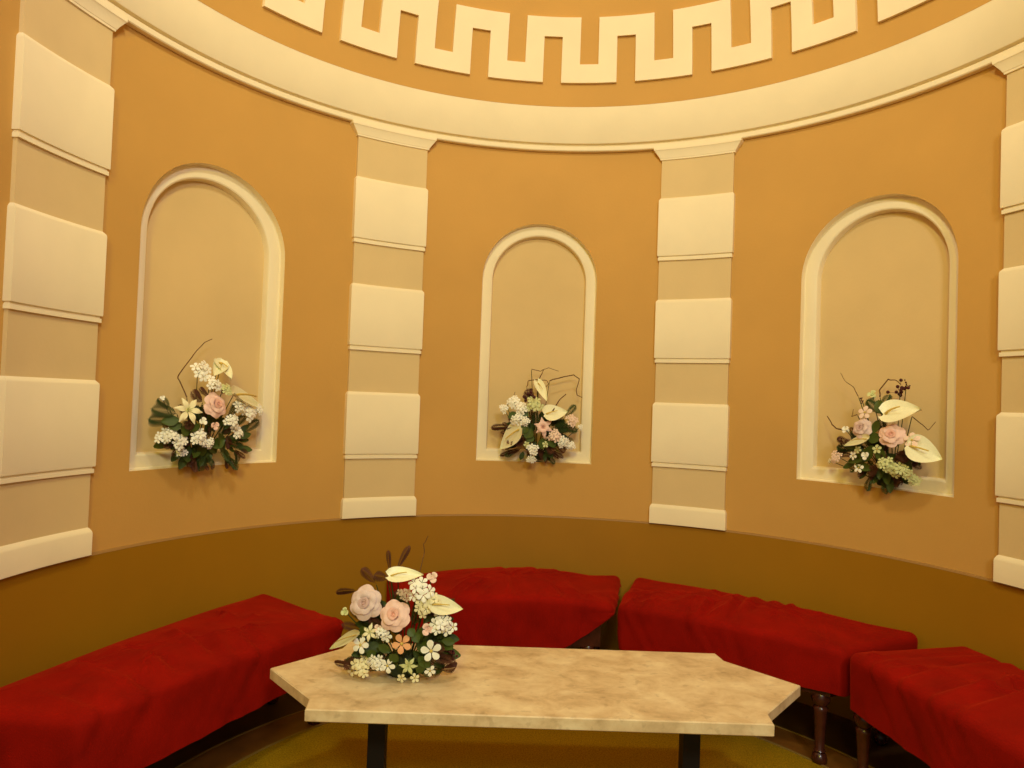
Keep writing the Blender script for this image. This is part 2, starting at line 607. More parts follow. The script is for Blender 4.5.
def velvet_cover(P, ztop, drop, seed, crown=.018, fold_dir=0.6, bow=.01, folds=(), c=Vector((0, 0))):
    """P: plan corners ccw, local; drop(pt)->hem length. Draped cover with rounded shoulders and creases."""
    area_c = sum(P, Vector((0, 0))) / len(P)
    loop = rounded_poly(P, .034, [70, 30, 70, 30])
    n = len(loop)
    rr = .030
    ax = (P[1] - P[0] if (P[1] - P[0]).length > (P[2] - P[1]).length else P[2] - P[1])
    half = ax.length / 2
    ax = ax.normalized()

    def lift(x, y):
        q = Vector((x, y)).dot(ax) / half
        return bow * max(0, 1 - q * q)

    def crease(x, y, z):
        # slack folds in the cloth: sharpish ridges along a slanting direction
        cf, sf = cos(fold_dir), sin(fold_dir)
        u, v = x * cf + y * sf, -x * sf + y * cf
        a = noise.noise(Vector((u * 4.0 + seed * 7.3, v * 15.0, seed)))
        b = noise.noise(Vector((u * 3.0 - seed, v * 8.0 + 5, seed + 3)))
        r = 1 - min(1, abs(a) * 3.2)
        calm = max(0.0, min(1.0, (1.52 - sqrt((x + c.x) ** 2 + (y + c.y) ** 2)) / .22))
        g = 0.0
        for fa, fb, hgt in folds:
            e = fb - fa
            w = Vector((x, y)) + c - fa
            t = w.dot(e) / e.length_squared
            if -.3 < t < 1.3:
                d = (w - e * t)
                side = d.x * e.y - d.y * e.x
                dd = d.length * (1 if side > 0 else -1)
                tp = max(0, min(1, (t + .3) / .3)) * max(0, min(1, (1.3 - t) / .3))
                g += tp * hgt * (math.exp(-((dd - .026) / .024) ** 2) - 1.25 * math.exp(-(dd / .017) ** 2))
        return g + calm * r * r * max(0, b + .18) * 0.034 + noise.noise(Vector((x * 3.2, y * 3.2, seed * 2))) * .006
    rings = []
    for t in (.02, .10, .18, .26, .33, .40, .47, .53, .59, .64, .69, .74, .78, .82, .86, .89, .92, .95, .975):
        row = []
        for p, nv in loop:
            q = area_c + (p - nv * rr - area_c) * t
            row.append(Vector((q.x, q.y, ztop + lift(q.x, q.y) + crown * (1 - t * t) + crease(q.x, q.y, 0) * min(1, 1.6 - t))))
        rings.append(row)
    for k in range(6):
        a = pi / 2 * k / 5
        row = []
        for p, nv in loop:
            q = p - nv * rr + nv * rr * sin(a)
            cr = crease(q.x, q.y, 0) * .6
            row.append(Vector((q.x + nv.x * cr * sin(a), q.y + nv.y * cr * sin(a), ztop - rr + rr * cos(a) + cr * cos(a) + lift(q.x, q.y))))
        rings.append(row)
    arc = [0.0]
    for i in range(1, n):
        arc.append(arc[-1] + (loop[i][0] - loop[i - 1][0]).length)
    K = 9
    for k in range(1, K + 1):
        t = k / K
        row = []
        for (p, nv), s in zip(loop, arc):
            h = drop(p) - rr
            fold = (noise.noise(Vector((s * 9, seed * 3.1, t * .8))) * .011 + noise.noise(Vector((s * 22, seed * 5.1 + 9, t * .5))) * .005) * (t ** .8)
            cr = crease(p.x, p.y + t * .16, 0) * .35 * (1 - t * .5)
            q = p + nv * (fold + cr - .004 * t)
            hem = noise.noise(Vector((s * 5, seed, 1.7))) * .004 * t
            row.append(Vector((q.x, q.y, ztop - rr - h * t + hem + lift(p.x, p.y) * (1 - t))))
        rings.append(row)
    lip = rings[-1]
    rings.append([Vector((v.x - nv.x * .006, v.y - nv.y * .006, v.z + .001)) for v, (p, nv) in zip(lip, loop)])
    rings.append([Vector((p.x - nv.x * .012, p.y - nv.y * .012, ztop - .045)) for (p, nv) in loop])
    return loft(rings, True, True, False)


def bench(P, label, seed, ztop=.425, skirt=.185, dropf=None, fold_dir=.6, crown=.018, bow=.012, folds=(), leg_in=(.11, .06)):
    P = [Vector(p) for p in P]
    c = sum(P, Vector((0, 0))) / 4
    L = [p - c for p in P]
    # make ccw
    if sum(L[i].x * L[(i + 1) % 4].y - L[(i + 1) % 4].x * L[i].y for i in range(4)) < 0:
        L = L[::-1]
    root = empty('bench', (c.x, c.y, 0.0))
    tag(root, label, 'bench', 'red velvet benches round the wall')
    drop = dropf or (lambda p: skirt)
    link('velvet_cover', mesh_from('velvet_cover', *velvet_cover(L, ztop, (lambda p: drop(p + c)), seed, crown, fold_dir, bow,
         [(Vector(a), Vector(b), hgt) for a, b, hgt in folds], c)), M['velvet'], root, 80)
    ins = [p - p.normalized() * .055 for p in L]
    V = [Vector((p.x, p.y, z)) for z in (LEG_H - .004, ztop - .05) for p in ins]
    F = [(0, 1, 2, 3), (4, 5, 6, 7)] + [(i, (i + 1) % 4, (i + 1) % 4 + 4, i + 4) for i in range(4)]
    link('seat_frame', mesh_from('seat_frame', V, F), M['wood'], root, 20)
    for i, p in enumerate(L):
        q = Vector(p)
        for nb in (L[i - 1], L[(i + 1) % 4]):
            e = nb - p
            q += e.normalized() * (leg_in[0] if e.length > .75 else leg_in[1])
        link('leg', leg_mesh, M['wood'], root, 60, (q.x, q.y, 0.0))
    return root


# plan corners: back left, back right, front right, front left
bench([(-1.640, -0.06), (-1.168, 1.145), (-0.748, 0.785), (-1.240, -0.10)],
      'red velvet bench at the left, its near end cut by the photo edge', 1.0, .425, .19,
      dropf=lambda p: .165 + .05 * max(0, min(1, (.8 - p.y) / .9)), fold_dir=-.75, crown=.024, leg_in=(.03, .13),
      folds=[((-1.404, .232), (-1.132, .075), .013), ((-1.333, .359), (-1.152, .225), .012), ((-1.237, .503), (-1.114, .384), .012),
             ((-.998, .461), (-.85, .349), .008), ((-1.373, .04), (-1.088, -.101), .010), ((-1.118, .471), (-.983, .278), -.008)])
bench([(-0.70, 1.475), (0.450, 1.578), (0.318, 1.02), (-0.50, 0.97)],
      'red velvet bench at the back behind the bouquet, its right hem hitched up', 2.0, .440, .20,
      dropf=lambda p: .20 - .15 * max(0, min(1, (p.x - .06) / .25)) ** 1.3, fold_dir=1.1, crown=.024, bow=.034,
      folds=[((.018, 1.505), (.106, 1.077), .009), ((.136, 1.479), (.188, 1.116), .009), ((-.128, 1.488), (-.094, 1.057), .008)])
bench([(0.515, 1.558), (1.468, 0.750), (1.045, 0.525), (0.340, 1.035)],
      'red velvet bench at back right, behind the right end of the marble table', 3.0, .442, .19,
      dropf=lambda p: .19 - .03 * max(0, min(1, (p.x - .5) / .5)), fold_dir=.9, crown=.030,
      folds=[((.814, 1.148), (.657, .874), .012), ((.902, 1.11), (.741, .81), .011), ((.986, 1.103), (.852, .891), .011), ((1.051, 1.049), (.938, .872), .010),
             ((1.092, .995), (.993, .831), .010), ((.481, 1.278), (.647, 1.055), .007), ((1.115, .862), (1.05, .661), -.008)])
bench([(1.525, 0.600), (1.620, -0.42), (1.120, -0.42), (1.030, 0.475)],
      'red velvet bench at the far right, running out of the photo', 4.0, .455, .19, fold_dir=.35, crown=.016, leg_in=(.04, .045),
      folds=[((.991, .20), (1.508, .396), .010), ((1.062, .09), (1.402, .207), .009), ((1.071, -.021), (1.35, .095), .007),
             ((1.085, .368), (1.404, .444), .008)])


# ------------------------------------------------------------------ table
def table():
    root = empty('coffee_table', (-0.055, 0.245, 0.010))
    root.rotation_euler = (0, 0, radians(-1.2))
    tag(root, 'cream marble coffee table with pointed ends on two dark posts', 'table')
    W, D, T, n = .630, .280, .815, .070
    B = D - .014
    P = [(-W, -D), (W, -D), (W + .008, -D + n), (T, 0), (W + .010, B - n), (W, B), (-W, B), (-W - .010, B - n), (-T, 0), (-W - .008, -D + n)]
    zt, th, bv = .420, .034, .003
    rings = []
    for ins, z in ((bv, zt - th), (0, zt - th + bv), (0, zt - bv), (bv, zt)):
        row = []
        for x, y in P:
            v = Vector((x, y))
            row.append(Vector((x - ins * (1 if x > 0 else -1), y - ins * (1 if y > 0 else (-1 if y < 0 else 0)), z)))
        rings.append(row)
    link('table_top', mesh_from('table_top', *loft(rings, True, True, True)), M['marble'], root, 20)['label'] = 'mottled cream marble slab'
    for s in (-1, 1):
        x = s * .478
        V, F = join([box(x - .026, x + .026, -.026, .026, .018, zt - th - .008), box(x - .07, x + .07, -.16, .16, zt - th - .008, zt - th)])
        p = link('leg', mesh_from('leg', V, F, False), M['black'], root, 20)
        link('foot', mesh_from('foot', *box(x - .035, x + .035, -.19, .19, 0.0, .018), False), M['black'], p, 20)
    return root


table()

# ------------------------------------------------------------------ flowers: meshes shared by all bouquets
def petal_patch(az_span, r_base, r_tip, h, curl, ruffle=0.0, nu=7, nv=6, point=0.0):
    """petal as a patch of a bowl, unit flower radius"""
    rows = []
    for j in range(nv):
        v = j / (nv - 1)
        row = []
        for i in range(nu):
            u = -1 + 2 * i / (nu - 1)
            width = (sin(pi * min(1, .12 + v * .62))) ** .7 * (1 - point * v * v)
            edge = 1 - .16 * u * u * (v ** 3)
            rad = r_base + (r_tip - r_base) * (v * edge) ** 1.4
            z = h * sin(min(1.0, v * edge) * pi * .62) - curl * (v ** 4) + ruffle * sin(u * 5 + v * 3) * v * v
            az = u * az_span * width
            row.append(Vector((rad * cos(az), rad * sin(az), z)))
        rows.append(row)
    V, F = loft(rows, False)
    return V, F


PETAL_OUT = mesh_from('petal', *petal_patch(.78, .10, 1.0, .46, .17, .055, 9, 7))
PETAL_MID = mesh_from('petal', *petal_patch(.85, .08, .74, .60, .12, .045, 9, 6))
PETAL_IN = mesh_from('petal', *petal_patch(1.0, .07, .48, .68, .03, .0))


def core_bud():
    parts = []
    for k in range(5):
        V, F = petal_patch(1.5 - .12 * k, .03, .30 - .05 * k, .70 + .02 * k, 0, 0)
        R = Matrix.Rotation(k * 2.4, 3, 'Z')
        parts.append(([R @ v for v in V], F))
    # calyx
    parts.append(lathe([(.02, -.10), (.18, -.06), (.30, .02), (.20, .10)], 10))
    parts.append(lathe([(.12, .0), (.17, .3), (.15, .52), (.08, .64), (.01, .66)], 10))
    return join(parts)


ROSE_CORE = mesh_from('rose', *core_bud())
BUD = mesh_from('rosebud', *join([core_bud()] + [([Matrix.Rotation(k * 2.1, 3, 'Z') @ v * 1.0 for v in petal_patch(.95, .05, .62, .8, .0)[0]], petal_patch(.95, .05, .62, .8, 0)[1]) for k in range(3)]))
LILY_CORE = mesh_from('lily', *join([lathe([(.02, -.3), (.06, -.1), (.13, .03), (.10, .12)], 10)] + [tube([(0, 0, 0), (.10 * cos(a), .10 * sin(a), .30), (.17 * cos(a), .17 * sin(a), .48)], .018, .03, 5) for a in (0, 1.3, 2.5, 3.8, 5.0)]))
LILY_PETAL = mesh_from('petal', *petal_patch(.58, .06, 1.05, .34, .20, .02, 5, 7, .80))


def blossom_mesh():
    parts = []
    for k in range(5):
        a = 2 * pi * k / 5
        V, F = petal_patch(.52, .08, 1.0, .22, .10, .02, 5, 4)
        R = Matrix.Rotation(a, 3, 'Z')
        parts.append(([R @ v for v in V], F))
    return join(parts)


BLOSSOM = mesh_from('blossom', *blossom_mesh())
BLOSSOM_EYE = mesh_from('blossom_centre', *lathe([(.02, .06), (.14, .10), (.17, .18), (.10, .25), (.01, .27)], 8))


def heart_blade():
    """anthurium spathe: heart along +Y, length 1, half width about 0.5, cupped"""
    rows = []
    nv, nu = 12, 9
    for j in range(nv):
        v = j / (nv - 1)
        y = -0.14 + 1.14 * v
        w = .62 * (sin(pi * min(1, (v + .02)) ** .62) ** .75) if v < 1 else 0
        row = []
        for i in range(nu):
            u = -1 + 2 * i / (nu - 1)
            yy = y + (.10 * (1 - abs(u)) * (1 - v) ** 3) - (.0)
            row.append(Vector((u * w, yy, .16 * u * u * (1 - .4 * v) - .10 * v * v - .03 * (1 - u * u) + .02 * sin(u * 6) * v)))
        rows.append(row)
    V, F = loft(rows, False)
    return V, F


SPATHE = mesh_from('anthurium', *heart_blade())
SPADIX = mesh_from('spadix', *tube([(0, .04, .0), (0, .12, .12), (0, .24, .22), (0, .40, .29), (0, .50, .31)], .050, .028, 8))


def leaf_blade(lobes=False):
    rows = []
    nv, nu = 8, 5
    for j in range(nv):
        v = j / (nv - 1)
        w = .5 * sin(pi * min(1, v * .94 + .03)) ** .8
        rows.append([Vector(((-1 + 2 * i / (nu - 1)) * w, v, .10 * abs(-1 + 2 * i / (nu - 1)) - .16 * v * v + .08 * v)) for i in range(nu)])
    return loft(rows, False)


LEAF = mesh_from('leaf', *leaf_blade())


def frond(n, leaflet_w, droop=.2):
    parts = [tube([(0, t, -droop * t * t) for t in (0, .25, .5, .75, 1.0)], .016, .006, 4)]
    bv, bf = leaf_blade()
    for i in range(n):
        t = .08 + .90 * i / (n - 1)
        ln = .5 * sin(pi * (.16 + .80 * t)) + .05
        for s in (-1, 1):
            R = Matrix.Translation((0, t, -droop * t * t)) @ Matrix.Rotation(-s * radians(52), 4, 'Z') @ Matrix.Diagonal((leaflet_w, ln, ln, 1))
            parts.append(([R @ v for v in bv], bf))
    R = Matrix.Translation((0, .96, -droop)) @ Matrix.Diagonal((leaflet_w, .16, .1, 1))
    parts.append(([R @ v for v in bv], bf))
    return join(parts)


FERN = mesh_from('fern_frond', *frond(12, .058))
PLUME = mesh_from('brown_plume', *frond(15, .046, .1))


def two_sided_shell(o, th):
    m = o.modifiers.new('thickness', 'SOLIDIFY')
    m.thickness = th
    m.offset = 0
    return o


def face_matrix(pos, z_dir, spin=0.0):
    q = z_dir.normalized().to_track_quat('Z', 'Y')
    return Matrix.Translation(pos) @ q.to_matrix().to_4x4() @ Matrix.Rotation(spin, 4, 'Z')


def blade_matrix(a, b, nrm, width):
    y = (b - a)
    L = y.length
    y.normalize()
    z = (nrm - y * nrm.dot(y))
    z = z.normalized() if z.length > 1e-4 else y.orthogonal().normalized()
    x = y.cross(z)
    R = Matrix((x, y, z)).transposed().to_4x4()
    return Matrix.Translation(a) @ R @ Matrix.Diagonal((width, L, max(width, L * .5), 1))


def put(name, me, material, parent, mtx, smooth=50):
    if not me.materials:
        me.polygons.foreach_set('use_smooth', [True] * len(me.polygons))
        me.materials.append(material)
    o = bpy.data.objects.new(name, me)
    COL.objects.link(o)
    o.parent = parent
    o.matrix_local = mtx
    o.material_slots[0].link = 'OBJECT'
    o.material_slots[0].material = material
    return o


def sub(name, me, material, parent, rot=0.0, tilt=0.0, scale=1.0, loc=(0, 0, 0)):
    m = Matrix.Translation(loc) @ Matrix.Rotation(rot, 4, 'Z') @ Matrix.Rotation(tilt, 4, 'Y') @ Matrix.Diagonal((scale, scale, scale, 1))
    return put(name, me, material, parent, m)


PET = {'pink': M['pink'], 'lilac': M['lilac'], 'blush': M['blush'], 'peach': M['peach'], 'white': M['white'], 'cream': M['cream_petal'],
       'greenwhite': M['greenwhite'], 'dusky': M['dusky'], 'burgundy': M['burgundy']}


def bouquet(base, front, spec, label, group, centre_up, seed, foam, fill=28, ext=(.09, .09, .02), fsz=1.0, low=.014):
    """base: point it stands on; front: unit vector towards the room; spec: list of flowers in local coordinates"""
    rnd = random.Random(seed)
    root = empty('flower_arrangement', base)
    tag(root, label, 'flowers', group)
    C0 = Vector((0, 0, centre_up)) - front * .10
    stems = []

    def facing(p, k=.55):
        d = (p - C0)
        d = d.normalized() if d.length > 1e-4 else front.copy()
        jit = Vector((rnd.uniform(-1, 1), rnd.uniform(-1, 1), rnd.uniform(-1, 1))) * .16
        return (d * k + front * .8 + Vector((0, 0, .22)) + jit).normalized()

    def stem(p):
        q = Vector(p)
        a = Vector((q.x * .15, q.y * .15, .012)) - front * .015
        mid = a.lerp(q, .55) - front * .012
        stems.append(tube([a, mid, q - (q - mid).normalized() * .004], .0022, .0016, 5))
    for it in spec:
        k = it[0]
        if k == 'rose':
            p, r, m = Vector(it[1]), it[2], PET[it[3]]
            z = facing(p)
            core = put('rose', ROSE_CORE, m, root, face_matrix(p - z * r * .3, z, rnd.uniform(0, 6)) @ Matrix.Diagonal((r, r, r, 1)))
            deep = {'pink': M['pink_deep'], 'lilac': M['lilac_deep']}.get(it[3], m)
            core.material_slots[0].material = deep
            for ring, (pm, n, tl, sc) in enumerate(((PETAL_OUT, 6, .08, 1.0), (PETAL_OUT, 5, -.16, .86), (PETAL_MID, 6, -.12, 1.0), (PETAL_IN, 5, -.2, 1.0))):
                off = ring * .6
                for i in range(n):
                    sub('petal', pm, deep if ring == 3 else m, core, off + 2 * pi * i / n + rnd.uniform(-.12, .12), tl + rnd.uniform(-.10, .10), sc * rnd.uniform(.92, 1.06))
            stem(p)
        elif k in ('lily', 'lily2'):
            p, r, m = Vector(it[1]), it[2], PET[it[3]]
            z = facing(p)
            core = put('lily', LILY_CORE, M['greenwhite'] if k == 'lily' else M['pink'], root, face_matrix(p - z * r * .2, z, rnd.uniform(0, 6)) @ Matrix.Diagonal((r, r, r, 1)))
            for i in range(6):
                sub('petal', LILY_PETAL, m, core, i * pi / 3, rnd.uniform(-.15, .15), rnd.uniform(.92, 1.08) * (1 if i % 2 else .94))
            if k == 'lily2':
                for i in range(5):
                    sub('petal', PETAL_MID, m, core, .5 + i * 2 * pi / 5, -.1, .85)
            stem(p)
        elif k == 'bud':
            p, r, m = Vector(it[1]), it[2], PET[it[3]]
            z = facing(p)
            put('rosebud', BUD, m, root, face_matrix(p - z * r * .5, z, rnd.uniform(0, 6)) @ Matrix.Diagonal((r * 1.45, r * 1.45, r * 1.3, 1)))
            stem(p)
        elif k == 'blossom':
            p, r, m = Vector(it[1]), it[2], PET[it[3]]
            o = put('blossom', BLOSSOM, m, root, face_matrix(p, facing(p), rnd.uniform(0, 6)) @ Matrix.Diagonal((r, r, r, 1)))
            sub('blossom_centre', BLOSSOM_EYE, M['centre'], o)
            stem(p)
        elif k == 'spray':
            p, r, m = Vector(it[1]), it[2], PET[it[3]]
            z = facing(p)
            fm = face_matrix(p, z, rnd.uniform(0, 6))
            n = 7 if r > .022 else (5 if r > .013 else 4)
            tips = []
            for i in range(n):
                a = 2.4 * i
                rr = r * .82 * sqrt((i + .35) / n)
                tips.append(Vector((rr * cos(a), rr * sin(a), r * .5 * (1 - (rr / r) ** 2) + rnd.uniform(-.2, .2) * r)))
            V, F = join([tube([(0, 0, -r * .9), t * .6 + Vector((0, 0, -r * .3)), t], .0011, .0009, 4) for t in tips])
            o = link('blossom_spray', mesh_from('blossom_spray', V, F, False), M['leaf'], root, 60)
            o.matrix_local = fm
            for t in tips:
                s = r * rnd.uniform(.46, .60)
                d = (t.normalized() * .6 + Vector((rnd.uniform(-.4, .4), rnd.uniform(-.4, .4), 1))).normalized()
                put('blossom', BLOSSOM, m, o, face_matrix(t, d, rnd.uniform(0, 6)) @ Matrix.Diagonal((s, s, s, 1)))
            stem(p - z * r * .8)
        elif k == 'anth':
            a, b, w = Vector(it[1]), Vector(it[2]), it[3]
            nz = facing(a.lerp(b, .5), .8) + Vector((0, 0, .25))
            o = put('anthurium', SPATHE, M['anth'], root, blade_matrix(a, b, nz, w))
            two_sided_shell(o, .0)
            o.modifiers.clear()
            put('spadix', SPADIX, M['spadix'], o, Matrix.Identity(4))
            stem(a)
        elif k in ('leaf', 'fern', 'feather'):
            a, b, w = Vector(it[1]), Vector(it[2]), it[3]
            if low > 0:
                a.z, b.z = max(a.z, .024), max(b.z, .024)
            nz = facing(a.lerp(b, .5), .6)
            nm, me, mt = {'leaf': ('leaf', LEAF, M['leaf']), 'fern': ('fern_frond', FERN, M['fern']), 'feather': ('brown_plume', PLUME, M['feather'])}[k]
            L = (b - a).length
            ww = w if k == 'leaf' else w * 1.25
            put(nm, me, mt, root, blade_matrix(a, b, nz, ww))
            stem(a)
        elif k == 'twig':
            kn = [Vector(p) for p in it[1]]
            kk = [kn[0]]
            for p0, p1 in zip(kn, kn[1:]):
                kk += [p0.lerp(p1, .3) + Vector((rnd.uniform(-1, 1), rnd.uniform(-1, 1), rnd.uniform(-1, 1))) * .0025, p0.lerp(p1, .8), p1]
            pts = smooth_line(kk, 3)
            V, F = tube(pts, it[2], it[2] * .55, 6)
            link('twig', mesh_from('twig', V, F, False), M['twig'], root, 60)
            stem(pts[0])
        elif k == 'berries':
            p, r, m = Vector(it[1]), it[2], PET[it[3]]
            prt = []
            for i in range(12 if r > .02 else 8):
                d = Vector((rnd.gauss(0, .5), rnd.gauss(0, .5), rnd.gauss(0, .5))) * r
                s = r * .20
                v, f = lathe([(.05, -1), (.7, -.7), (1, 0), (.7, .7), (.05, 1)], 8)
                prt.append(([q * s + d for q in v], f))
                prt.append(tube([(0, 0, -r * .4), d], .0008, .0008, 3))
            o = link('berry_cluster', mesh_from('berry_cluster', *join(prt), False), m, root, 60)
            o.location = p
            stem(p)
    # filler foliage between the flowers
    for i in range(fill):
        a = rnd.uniform(0, 2 * pi)
        q = sqrt(rnd.uniform(0, 1))
        side = Vector((-front.y, front.x, 0))
        c = Vector((0, 0, centre_up)) + side * (cos(a) * q * ext[0]) + Vector((0, 0, sin(a) * q * ext[1])) + front * (rnd.uniform(.0, .05) * (1.1 - q) + ext[2])
        c.z = max(c.z, low)
        d = (side * cos(a) + Vector((0, 0, sin(a))) + front * rnd.uniform(-.1, .6) + Vector((rnd.uniform(-.5, .5), 0, rnd.uniform(-.4, .4)))).normalized()
        L = rnd.uniform(.030, .055) * fsz
        e = c + d * L
        e.z = max(e.z, low)
        kind = rnd.random()
        if kind < .62:
            put('leaf', LEAF, M['leaf'] if kind < .3 else M['fern'], root, blade_matrix(c, e, front + Vector((rnd.uniform(-.5, .5), 0, .5)), L * .55))
        elif kind < .8:
            put('fern_frond', FERN, M['fern'], root, blade_matrix(c, Vector((c + d * L * 1.3).to_tuple()[:2] + (max(low, (c + d * L * 1.3).z),)), front + Vector((0, 0, .4)), L * .8))
        else:
            put('brown_plume', PLUME, M['feather'], root, blade_matrix(c, Vector((c + d * L * 1.3).to_tuple()[:2] + (max(low, (c + d * L * 1.3).z),)), front + Vector((0, 0, .4)), L * .6))
    link('stems', mesh_from('stems', *join(stems), False), M['fern'], root, 60)
    # block of floral foam in a shallow dish, sunk among the stems
    rx, ry, rz = foam
    yaw = atan2(front.x, -front.y)
    R = Matrix.Rotation(yaw, 3, 'Z')
    V, F = lathe([(.55, 0), (.80, .04), (.92, .22), (.96, .5), (.85, .8), (.55, .96), (.05, 1.0)], 20)
    V = [R @ Vector((v.x * rx * (1 + .1 * noise.noise(v * 3)), v.y * ry, v.z * rz)) for v in V]
    link('foam_base', mesh_from('foam_base', V, F), M['foam'], root, 60)
    return root


# flowers of each bouquet: kind, position (local metres), size, colour
# base [-0.462  0.241  0.43 ]
TABLE_BOUQUET = [
    ('anth', (-.039, -.085, .317), (.058, -.078, .322), .043),
    ('anth', (.086, -.108, .243), (.178, -.062, .219), .048),
    ('anth', (-.126, -.096, .147), (-.226, -.006, .071), .026),
    ('rose', (-.108, -.087, .236), .0515, 'lilac'),
    ('rose', (-.019, -.108, .208), .0484, 'pink'),
    ('blossom', (.005, -.106, .127), .029, 'peach'),
    ('bud', (.078, -.103, .169), .0205, 'pink'),
    ('bud', (.082, -.065, .309), .0195, 'blush'),
    ('lily', (-.091, -.097, .154), .0256, 'cream'),
    ('bud', (-.169, -.065, .202), .0146, 'greenwhite'),
    ('spray', (.052, -.092, .276), .0378, 'white'),
    ('spray', (.006, -.098, .267), .0205, 'dusky'),
    ('spray', (.065, -.1, .237), .0308, 'cream'),
    ('spray', (.112, -.095, .185), .0309, 'white'),
    ('blossom', (.15, -.078, .17), .0152, 'white'),
    ('blossom', (.09, -.092, .104), .0316, 'white'),
    ('blossom', (-.117, -.084, .113), .0258, 'white'),
    ('blossom', (-.04, -.105, .146), .017, 'white'),
    ('spray', (-.114, -.063, .044), .0295, 'cream'),
    ('spray', (-.072, -.084, .066), .0241, 'white'),
    ('blossom', (-.036, -.086, .056), .0234, 'white'),
    ('lily', (.025, -.088, .057), .0275, 'greenwhite'),
    ('blossom', (.004, -.069, .014), .0145, 'cream'),
    ('blossom', (.043, -.066, .014), .0146, 'cream'),
    ('fern', (.066, -.078, .068), (.124, -.038, .013), .048),
    ('leaf', (-.03, -.089, .097), (-.064, -.098, .119), .027),
    ('leaf', (.052, -.085, .084), (.087, -.076, .05), .031),
    ('leaf', (.119, -.079, .131), (.157, -.07, .122), .024),
    ('leaf', (.051, -.079, .28), (.057, -.077, .304), .028),
    ('leaf', (-.123, -.077, .145), (-.1, -.095, .168), .024),
    ('leaf', (.052, -.064, .028), (.067, -.088, .072), .028),
    ('leaf', (-.072, -.082, .093), (-.099, -.081, .078), .028),
    ('leaf', (-.009, -.083, .068), (-.029, -.098, .093), .028),
    ('leaf', (.037, -.098, .156), (.052, -.104, .131), .027),
    ('leaf', (.023, -.1, .169), (.039, -.107, .149), .027),
    ('fern', (-.138, -.056, .069), (-.164, -.015, .012), .035),
    ('feather', (-.095, -.05, .019), (-.183, .005, .012), .035),
    ('feather', (-.078, -.046, .012), (-.129, .003, .012), .018),
    ('feather', (.12, -.049, .038), (.162, -.004, .012), .035),
    ('feather', (-.131, -.046, .038), (-.209, .006, .012), .021),
    ('feather', (-.043, -.056, .321), (-.061, .002, .371), .015),
    ('feather', (-.023, -.054, .327), (.002, -.0, .387), .021),
    ('feather', (-.082, -.068, .288), (-.134, -.018, .319), .028),
    ('feather', (-.138, -.056, .262), (-.213, .006, .243), .02),
    ('feather', (-.048, -.068, .302), (-.088, -.061, .313), .032),
    ('feather', (.12, -.044, .029), (.112, -.003, .012), .028),
    ('spray', (.088, -.092, .251), .0241, 'cream'),
    ('blossom', (.132, -.087, .162), .0172, 'white'),
    ('spray', (-.05, -.105, .156), .0204, 'white'),
    ('blossom', (-.147, -.034, .019), .0176, 'cream'),
    ('bud', (-.065, -.103, .168), .0136, 'blush'),
    ('blossom', (.087, -.07, .038), .0173, 'white'),
    ('twig', [(.042, -.074, .313), (.051, -.001, .367), (.048, -.001, .396), (.061, -.002, .421)], .0016),
    ('berries', (.151, -.065, .092), .0209, 'burgundy'),
]
